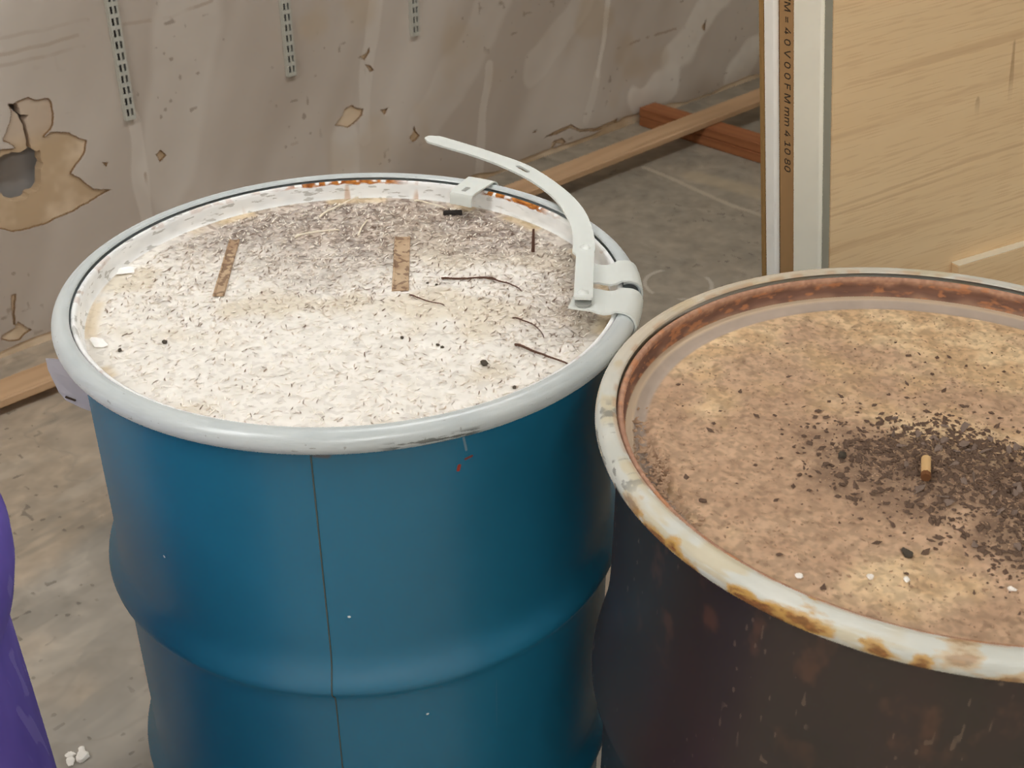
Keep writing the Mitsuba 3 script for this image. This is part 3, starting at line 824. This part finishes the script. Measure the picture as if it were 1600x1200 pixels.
# retaining clip over the rim
clip_path = [(0.2420, 0.8745), (0.2425, 0.8840), (0.2450, 0.8885), (0.2500, 0.8900), (0.2700, 0.8898), (0.2880, 0.8895)] + \
            [(0.2945 + 0.0150 * math.cos(math.radians(a)), 0.873 + 0.0165 * math.sin(math.radians(a))) for a in np.linspace(80, -20, 10)]
add('retaining_clip', bent_band(15.0, 22.0, clip_path, 0.002), 'm_strap', ringk, smooth=35, label='bent clip with a slot')
cs = math.radians(18.6)
sl = bevel_box(0.013, 0.006, 0.0006, 0.0002); sl.apply_transform(trimesh.transformations.rotation_matrix(cs, (0, 0, 1)))
sl.apply_translation((BC[0] + 0.257 * math.cos(cs), BC[1] + 0.257 * math.sin(cs), 0.8902))
add('clip_slot', sl, 'm_strap_edge', ringk, label='slot in the clip')

rust = thing('steel_drum', 'brown rusty steel drum with a chipped white rim and a soil covered lid', 'drum')
add('body', lathe(drum_profile(amp=0.015, up=0.052, power=1.7), 200, centre=(RC[0], RC[1], 0)), 'm_rust_body', rust, smooth=True)
rim2 = [(0.2878, 0.8690), (0.2882, 0.8755), (0.2868, 0.8790), (0.2845, 0.8800), (0.2822, 0.8788), (0.2814, 0.8760), (0.2832, 0.8710), (0.2836, 0.8665), (0.2822, 0.8620), (0.2798, 0.8592), (0.2775, 0.8586),
        (0.2745, 0.8592), (0.2722, 0.8588), (0.2705, 0.8568), (0.2660, 0.8535), (0.2625, 0.8530), (0.2600, 0.8536), (0.2575, 0.854)]
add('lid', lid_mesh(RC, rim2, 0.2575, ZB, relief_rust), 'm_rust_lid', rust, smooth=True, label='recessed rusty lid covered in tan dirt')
add('closing_ring', lathe(ring_profile(), 200, closed=True, centre=(RC[0], RC[1], 0)), 'm_rust_ring', rust, smooth=35, label='white painted ring with rust patches')

purp = thing('plastic_drum', 'purple plastic drum cut off by the left edge of the photo', 'drum')
pp = [(0.25, 0.0), (0.262, 0.006), (0.268, 0.03)] + [(0.268 + 0.006 * math.sin(t * math.pi), 0.03 + 0.75 * t) for t in np.linspace(0, 1, 40)]
pp += [(0.268, 0.79), (0.2775, 0.790)]
add('body', lathe(pp, 160, centre=(PC[0], PC[1], 0)), 'm_purple', purp, smooth=40)
cp_ = [(0.266, 0.789), (0.2790, 0.788), (0.2830, 0.793), (0.2880, 0.815), (0.2890, 0.835), (0.2860, 0.852), (0.280, 0.862), (0.272, 0.8645), (0.262, 0.860), (0.258, 0.850), (0.2, 0.848), (0.0005, 0.848)]
add('lid', lathe(cp_, 160, centre=(PC[0], PC[1], 0)), 'm_purple', purp, smooth=50)

# ------------------------------------------------------------------ loose things on the blue drum's lid
rng = np.random.default_rng(11)


def flake_cloud(n, place, zfun, c, lmin, lmax, wmin, wmax, lift, seed):
    r = np.random.default_rng(seed)
    xy = place(r, n)
    n = len(xy)
    z = zfun(xy[:, 0], xy[:, 1])
    L = r.uniform(lmin, lmax, n); W = r.uniform(wmin, wmax, n)
    a = r.uniform(0, math.pi, n); bend = r.uniform(-0.7, 0.7, n)
    tl = r.uniform(0, lift, (n, 3))
    V, F = [], []
    ts = np.array([-0.5, 0.0, 0.5])
    for k, t in enumerate(ts):
        ca, sa_ = np.cos(a + bend * t), np.sin(a + bend * t)
        cx = xy[:, 0] + L * t * np.cos(a); cy = xy[:, 1] + L * t * np.sin(a)
        off = bend * L * 0.5 * (0.25 - t * t)
        cx = cx - np.sin(a) * off; cy = cy + np.cos(a) * off
        w = W * (1.0 if k == 1 else 0.55) / 2
        for s in (-1, 1):
            V.append(np.stack([cx - s * sa_ * w + c[0], cy + s * ca * w + c[1], z + 0.0004 + tl[:, k] + (0.0003 if s > 0 else 0)], -1))
    V = np.stack(V, 1)
    base = (np.arange(n) * 6)[:, None]
    quads = [[0, 2, 3], [0, 3, 1], [2, 4, 5], [2, 5, 3]]
    F = np.concatenate([base + np.array([q]) for q in quads])
    return trimesh.Trimesh(V.reshape(-1, 3), F, process=False)


def zblue(x, y): return ZL + relief_blue(x[:, None], y[:, None])[:, 0]
def zrust(x, y): return ZB + relief_rust(x[:, None], y[:, None])[:, 0]


def disc(r, n, R):
    q = r.uniform(-1, 1, (int(n * 1.6), 2)) * R
    return q[np.hypot(q[:, 0], q[:, 1]) < R][:n]


def place_blue(dark):
    def f(r, n):
        q = disc(r, n * 3, 0.262)
        dep = (q[:, 0] + q[:, 1]) * 0.7071; sd = (q[:, 0] - q[:, 1]) * 0.7071
        big = meshkit.fbm(np.c_[q * 14, q[:, :1] * 0], 3, 31)
        g = np.clip((dep + 0.25 * (big - 0.5) + 0.06) / 0.22, 0, 1)
        g = np.maximum(g, np.clip((sd - 0.08 + 0.15 * (big - 0.5)) / 0.14, 0, 1) * np.clip((dep + 0.16) / 0.1, 0, 1))
        w = 0.16 + 0.84 * g if dark else 0.45 + 0.55 * g
        return q[r.uniform(0, 1, len(q)) < w][:n]
    return f


add('paint_flakes', flake_cloud(4200, place_blue(False), zblue, BC, 0.003, 0.009, 0.0006, 0.0018, 0.0009, 21), 'm_flake_pale', label='curled white paint flakes scattered on the white lid', cat='paint flakes', kind='stuff')
add('dirt_crumbs', flake_cloud(3600, place_blue(True), zblue, BC, 0.002, 0.008, 0.0006, 0.0015, 0.0007, 22), 'm_flake_mid', label='beige brown dirt crumbs between the paint flakes on the white lid', cat='dirt', kind='stuff')
add('dark_shreds', flake_cloud(3000, place_blue(True), zblue, BC, 0.002, 0.009, 0.0005, 0.0012, 0.0009, 23), 'm_flake_dark', label='thin dark plant shreds littering the white lid', cat='debris', kind='stuff')


def lid_strip(p0, p1, w, label):
    p0, p1 = np.array(p0), np.array(p1)
    z = max(on_blue(*(p0 + (p1 - p0) * t)) for t in np.linspace(0, 1, 9)) + 0.0006
    m = beam((BC[0] + p0[0], BC[1] + p0[1], z), (BC[0] + p1[0], BC[1] + p1[1], z), w, 0.0018, 0.0005)
    k = thing('tape_strip', label, 'tape strip')
    add('strip', m, 'm_tape', k)
    # raised ridge along both long edges
    d = (p1 - p0) / np.linalg.norm(p1 - p0); nn = np.array([-d[1], d[0]])
    for s in (-1, 1):
        a, b = p0 + nn * s * (w / 2 - 0.0015), p1 + nn * s * (w / 2 - 0.0015)
        add('edge_ridge', beam((BC[0] + a[0], BC[1] + a[1], z + 0.0013), (BC[0] + b[0], BC[1] + b[1], z + 0.0013), 0.002, 0.0010, 0.0003), 'm_tape', k)


lid_strip((-0.005, 0.216), (-0.099, 0.108), 0.0125, 'flat brown strip lying on the white lid, nearer the left rim')
lid_strip((0.1396, 0.0815), (0.0476, -0.0218), 0.0185, 'flat tan strip lying in the middle of the white lid')


def twig(pts, r, m, label, name='twig', cat='twig', group=None, zoff=0.0):
    pts = dense(np.array(pts, float), 14)
    z = zblue(pts[:, 0], pts[:, 1]) + r * 0.9 + zoff
    P = np.c_[pts + BC, z]
    P[1:-1, 2] += 0.0012
    rr = r * np.linspace(1.0, 0.55, len(P))
    add(name, tube(P, rr, 6), m, label=label, cat=cat, group=group)


twig([(0.0992, -0.0316), (0.113, -0.049), (0.128, -0.060), (0.1418, -0.0742)], 0.0013, 'm_twig', 'thin dark twig right of the tan strip on the white lid')
twig([(0.130, -0.060), (0.141, -0.085), (0.1397, -0.1162)], 0.0010, 'm_twig', 'fine curved twig continuing from the dark twig towards the latch')
twig([(0.0517, -0.1939), (0.054, -0.225), (0.0605, -0.2603)], 0.0015, 'm_twig', 'longest brown twig, at the right front rim of the white lid')
twig([(0.0487, -0.0358), (0.050, -0.055), (0.0586, -0.0814)], 0.0008, 'm_twig', 'hair-thin curved stalk just below the tan strip on the lid')
twig([(0.092, -0.150), (0.094, -0.175), (0.082, -0.205)], 0.0008, 'm_twig', 'fine stalk between the latch and the front rim on the lid')
st = tube([(BC[0] + 0.2245, BC[1] - 0.0513, ZL - 0.001), (BC[0] + 0.2252, BC[1] - 0.0508, ZL + 0.013), (BC[0] + 0.2262, BC[1] - 0.0500, ZL + 0.0265)], [0.0022, 0.0018, 0.0014], 7)
add('twig', st, 'm_twig', label='short dark stub of twig standing upright near the lever', cat='twig')
twig([(0.1061, 0.197), (0.142, 0.206), (0.1785, 0.2122)], 0.0014, 'm_splinter', 'long white splinter near the back rim of the white lid', 'splinter', 'splinter', zoff=0.001)
twig([(0.2234, 0.1555), (0.230, 0.134), (0.2352, 0.1122)], 0.0011, 'm_splinter', 'short white splinter beside the bent clip', 'splinter', 'splinter')
twig([(0.1061, 0.1227), (0.122, 0.136), (0.1439, 0.1509)], 0.0013, 'm_splinter', 'white splinter among the flakes behind the tan strip', 'splinter', 'splinter')
twig([(0.05, 0.172), (0.075, 0.168), (0.10, 0.150)], 0.0011, 'm_splinter', 'white curled splinter between the two strips', 'splinter', 'splinter')


def paper_bit(c, s, seed, label):
    r = np.random.default_rng(seed)
    a = np.sort(r.uniform(0, 2 * math.pi, 7))
    rad = s * r.uniform(0.6, 1.1, 7)
    z = on_blue(*c)
    v = [[BC[0] + c[0], BC[1] + c[1], z + 0.0035]] + [[BC[0] + c[0] + q * math.cos(t), BC[1] + c[1] + q * math.sin(t), z + 0.0012 + 0.003 * r.uniform()] for t, q in zip(a, rad)]
    f = [[0, 1 + k, 1 + (k + 1) % 7] for k in range(7)]
    v = np.array(v); lo = v - [0, 0, 0.0008]
    f2 = [[8, 8 + 1 + (k + 1) % 7, 8 + 1 + k] for k in range(7)]
    sd = []
    for k in range(7):
        k2 = (k + 1) % 7
        sd += [[1 + k, 9 + k, 9 + k2], [1 + k, 9 + k2, 1 + k2]]
    add('paper_scrap', trimesh.Trimesh(np.vstack([v, lo]), f + f2 + sd, process=False), 'm_paper', label=label, cat='paper scrap')


paper_bit((-0.139, 0.232), 0.013, 1, 'white torn scrap at the left back of the lid near the rim')
paper_bit((-0.243, 0.105), 0.013, 2, 'white square scrap at the leftmost rim of the lid')
lump = bevel_box(0.0235, 0.0075, 0.0055, 0.0025); lump.apply_transform(trimesh.transformations.rotation_matrix(math.radians(-42), (0, 0, 1)))
lump.apply_translation((BC[0] + 0.228, BC[1] + 0.090, on_blue(0.228, 0.090) + 0.0025))
add('rubber_lump', lump, 'm_black', label='flat black lump on the white lid below the bent clip', cat='lump')


def pebble(x, y, zf, c, s, m, seed, label, name='pebble', cat='pebble', group=None, squash=0.7):
    r = np.random.default_rng(seed)
    p = r.normal(size=(26, 3)); p /= np.linalg.norm(p, axis=1, keepdims=True)
    p *= r.uniform(0.85, 1.1, (26, 1)) * s * np.array([1.25, 0.95, squash])
    a = r.uniform(0, 3.1)
    p[:, :2] = p[:, :2] @ np.array([[math.cos(a), -math.sin(a)], [math.sin(a), math.cos(a)]])
    m_ = hull(p)
    m_.apply_translation((c[0] + x, c[1] + y, zf - p[:, 2].min() - 0.0003))
    add(name, m_, m, label=label, cat=cat, group=group)


for i, (x, y, s, lab) in enumerate([(0.0025, -0.2005, 0.0042, 'largest dark pebble at the front right of the white lid'), (-0.0193, -0.1023, 0.0021, 'small dark pebble alone at the centre front of the white lid'),
                                    (-0.1951, 0.0587, 0.0030, 'dark pebble at the left of the white lid, right one of two'), (-0.2344, 0.0778, 0.0026, 'dark pebble at the far left of the white lid'),
                                    (-0.0081, -0.2526, 0.0022, 'tiny dark pebble close to the front rim of the white lid')]):
    pebble(x, y, on_blue(x, y), BC, s, 'm_pebble', 40 + i, lab)
for i, (x, y) in enumerate([(-0.0029, -0.1385), (-0.0022, -0.1445)]):
    pebble(x, y, on_blue(x, y), BC, 0.0019, 'm_pebble', 50 + i, 'one of two tiny dark pebbles lying together on the white lid', group='pair of tiny pebbles')
for i, (x, y) in enumerate([(0.0809, -0.0288), (0.0847, -0.0392)]):
    pebble(x, y, on_blue(x, y), BC, 0.0016, 'm_pebble', 56 + i, 'tiny dark crumb beside the tan strip and the thin twig', name='crumb', cat='crumb', group='crumbs beside the tan strip')

# paper label sticking out below the ring on the left
lab = np.array([[(-0.2795, 0.1538, 0.836), (-0.2690, 0.1350, 0.838), (-0.2560, 0.115, 0.836)],
                [(-0.2800, 0.1530, 0.824), (-0.2715, 0.1330, 0.820), (-0.2580, 0.112, 0.816)],
                [(-0.2775, 0.1450, 0.800), (-0.2690, 0.1300, 0.797), (-0.2570, 0.112, 0.793)],
                [(-0.2740, 0.1400, 0.790), (-0.2655, 0.1270, 0.783), (-0.2560, 0.112, 0.778)]])


def sheet(grid, th):
    g = np.asarray(grid, float)
    n, m = g.shape[:2]
    du = np.gradient(g, axis=0); dv = np.gradient(g, axis=1)
    N = np.cross(du, dv); N /= np.linalg.norm(N, axis=-1, keepdims=True)
    v = np.concatenate([(g + N * th / 2).reshape(-1, 3), (g - N * th / 2).reshape(-1, 3)])
    f = []
    o = n * m
    for i in range(n - 1):
        for j in range(m - 1):
            a, b, c, d = i * m + j, i * m + j + 1, (i + 1) * m + j + 1, (i + 1) * m + j
            f += [[a, b, c], [a, c, d], [o + a, o + c, o + b], [o + a, o + d, o + c]]
    edge = [i * m for i in range(n)], [i * m + m - 1 for i in range(n)], list(range(m)), [(n - 1) * m + j for j in range(m)]
    for e_ in edge:
        for a, b in zip(e_[:-1], e_[1:]):
            f += [[a, b, o + b], [a, o + b, o + a]]
    return trimesh.Trimesh(v, f, process=False)


tg = thing('paper_tag', 'grey folded tag sticking out under the ring on the left of the blue drum', 'tag')
add('sheet', sheet(lab + np.array([BC[0], BC[1], 0]), 0.0008), 'm_tag', tg)
flap = np.array([[(-0.2795, 0.1538, 0.8365), (-0.2690, 0.1350, 0.8385), (-0.2560, 0.115, 0.8365)], [(-0.2745, 0.1590, 0.832), (-0.2640, 0.142, 0.832), (-0.250, 0.125, 0.832)]])
add('fold', sheet(flap + np.array([BC[0], BC[1], 0]), 0.0008), 'm_tag', tg, label='folded upper edge')
ln = np.array([(-0.2740, 0.1385, 0.7950), (-0.2680, 0.1295, 0.7920)])
add('print_mark', tube(np.c_[ln[:, :2] + BC + [-0.0006, -0.0008], ln[:, 2]], 0.0012, 5), 'm_ink', tg, label='dark printed line')

# ------------------------------------------------------------------ soil and bits on the rusty drum's lid
def place_heap(r, n):
    out = []
    for cx, cy, s, k in ((-0.030, -0.024, 0.040, 0.42), (-0.035, -0.080, 0.042, 0.3), (-0.085, -0.128, 0.022, 0.10), (-0.07, 0.035, 0.032, 0.10), (0.0, 0.0, 0.10, 0.08)):
        out.append(r.normal(size=(int(n * k), 2)) * s + [cx, cy])
    q = np.concatenate(out)
    return q[np.hypot(q[:, 0], q[:, 1]) < 0.25]


def crumb_cloud(xy, zf, c, smin, smax, seed, power=2.0):
    r = np.random.default_rng(seed)
    n = len(xy)
    octa = np.array([[1, 0, 0], [-1, 0, 0], [0, 1, 0], [0, -1, 0], [0, 0, 1], [0, 0, -1]], float)
    fo = np.array([[0, 2, 4], [2, 1, 4], [1, 3, 4], [3, 0, 4], [2, 0, 5], [1, 2, 5], [3, 1, 5], [0, 3, 5]])
    s = smin + (smax - smin) * r.uniform(0, 1, n) ** power
    sc = s[:, None] * np.c_[r.uniform(0.8, 1.7, n), r.uniform(0.6, 1.1, n), r.uniform(0.35, 0.7, n)]
    a = r.uniform(0, math.pi, n)
    v = octa[None] * r.uniform(0.75, 1.2, (n, 6, 1)) * sc[:, None]
    tilt = r.normal(0, 0.35, n)
    v[..., 2] += v[..., 0] * tilt[:, None]
    x = v[..., 0] * np.cos(a)[:, None] - v[..., 1] * np.sin(a)[:, None]
    y = v[..., 0] * np.sin(a)[:, None] + v[..., 1] * np.cos(a)[:, None]
    z = zf(xy[:, 0], xy[:, 1])
    v = np.stack([x + xy[:, :1] + c[0], y + xy[:, 1:] + c[1], v[..., 2] + (z + sc[:, 2] * 0.5)[:, None]], -1)
    f = (np.arange(n) * 6)[:, None, None] + fo[None]
    return trimesh.Trimesh(v.reshape(-1, 3), f.reshape(-1, 3), process=False)


r5 = np.random.default_rng(77)
add('soil_heap', crumb_cloud(place_heap(r5, 3000), zrust, RC, 0.0009, 0.0036, 78), 'm_soil', label='heap of dark brown soil crumbs on the rusty lid', cat='soil', kind='stuff')
add('soil_grit', crumb_cloud(np.concatenate([disc(r5, 3600, 0.252), place_heap(r5, 1800)]), zrust, RC, 0.0005, 0.0016, 79), 'm_soil_mid', label='fine brown grit strewn over the rusty lid', cat='grit', kind='stuff')
ch = np.radians(r5.normal(146, 9, 260)); chr_ = r5.normal(0.264, 0.006, 260)
add('rim_dirt', crumb_cloud(np.c_[chr_ * np.cos(ch), chr_ * np.sin(ch)], lambda x, y: zrust(x, y) + 0.001, RC, 0.0010, 0.0036, 80), 'm_soil_mid', label='brown dirt gathered in the channel at the left rim of the rusty lid', cat='dirt', kind='stuff')
chips_xy = place_heap(np.random.default_rng(91), 60)[:46]
for i, (x, y) in enumerate(chips_xy):
    r = np.random.default_rng(200 + i)
    p = r.uniform(-1, 1, (12, 3)) * np.array([r.uniform(0.004, 0.0075), r.uniform(0.0025, 0.0045), 0.0013])
    m_ = hull(p)
    m_.apply_transform(trimesh.transformations.euler_matrix(r.normal(0, 0.35), r.normal(0, 0.35), r.uniform(0, 3.1)))
    m_.apply_translation((RC[0] + x, RC[1] + y, on_rust(x, y) + 0.0022))
    add('bark_chip', m_, 'm_chip', label='flat grey brown bark chip in the soil heap on the rusty lid', cat='bark chip', group='bark chips in the soil heap')
bt_ = thing('cigarette_butt', 'tan cigarette butt lying in the soil heap on the rusty lid', 'cigarette butt')
b0, b1 = np.array([-0.0540, -0.0125]), np.array([-0.0760, -0.0250])
zz = max(on_rust(*b0), on_rust(*b1)) + 0.0048
add('filter', tube(np.array([[RC[0] + b0[0], RC[1] + b0[1], zz + 0.002], [RC[0] + b1[0] * 0.8 + b0[0] * 0.2, RC[1] + b1[1] * 0.8 + b0[1] * 0.2, zz]]), 0.0040, 14), 'm_butt', bt_)
add('burnt_end', tube(np.array([[RC[0] + b1[0] * 0.8 + b0[0] * 0.2, RC[1] + b1[1] * 0.8 + b0[1] * 0.2, zz], [RC[0] + b1[0], RC[1] + b1[1], zz - 0.0005]]), 0.0041, 14), 'm_butt_end', bt_, label='brown burnt end')
for i, (x, y, lab) in enumerate([(-0.2418, -0.0133, 'white pebble leftmost of the row near the front rim of the rusty lid'), (-0.2045, -0.0528, 'white pebble second from left near the front rim of the rusty lid'),
                                 (-0.1861, -0.0732, 'white pebble third from left, below the dark one'), (-0.1433, -0.1359, 'white pebble rightmost of the row near the front rim of the rusty lid')]):
    pebble(x, y, on_rust(x, y), RC, 0.0030, 'm_white_stone', 300 + i, lab)
for i, (x, y, s, lab) in enumerate([(-0.1579, -0.0571, 0.0048, 'dark stone between the soil heap and the white pebbles'), (-0.0812, 0.0501, 0.0045, 'dark stone at the left tip of the soil heap')]):
    pebble(x, y, on_rust(x, y), RC, s, 'm_pebble', 320 + i, lab, name='stone', cat='stone')
pebble(-0.204, 0.196, on_rust(-0.204, 0.196) + 0.001, RC, 0.0042, 'm_soil_mid', 330, 'round brown clod in the channel at the left rim of the rusty lid', name='clod', cat='clod')

# crumbs on the floor between the purple and the blue drum, and on the purple drum
for i, (x, y, s) in enumerate([(0.473, 1.400, 0.011), (0.455, 1.405, 0.008), (0.462, 1.418, 0.007), (0.480, 1.416, 0.006)]):
    pebble(x, y, 0.0, (0, 0), s, 'm_white_stone', 340 + i, 'white plaster crumb on the floor between the purple and blue drums', name='plaster_crumb', cat='crumb', group='plaster crumbs on the floor', squash=0.5)
pebble(0.625, 1.975, 0.0, (0, 0), 0.007, 'm_pebble', 350, 'small dark stone on the floor left of the blue drum', name='stone', cat='stone')
for i, (a, rr_) in enumerate([(5, 0.274), (1.5, 0.279), (9, 0.270)]):
    pebble(rr_ * math.cos(math.radians(a)), rr_ * math.sin(math.radians(a)), 0.8620, PC, 0.0030, 'm_white_stone', 360 + i, 'pale crumb on the rim of the purple drum', name='crumb', cat='crumb', group='crumbs on the purple drum')
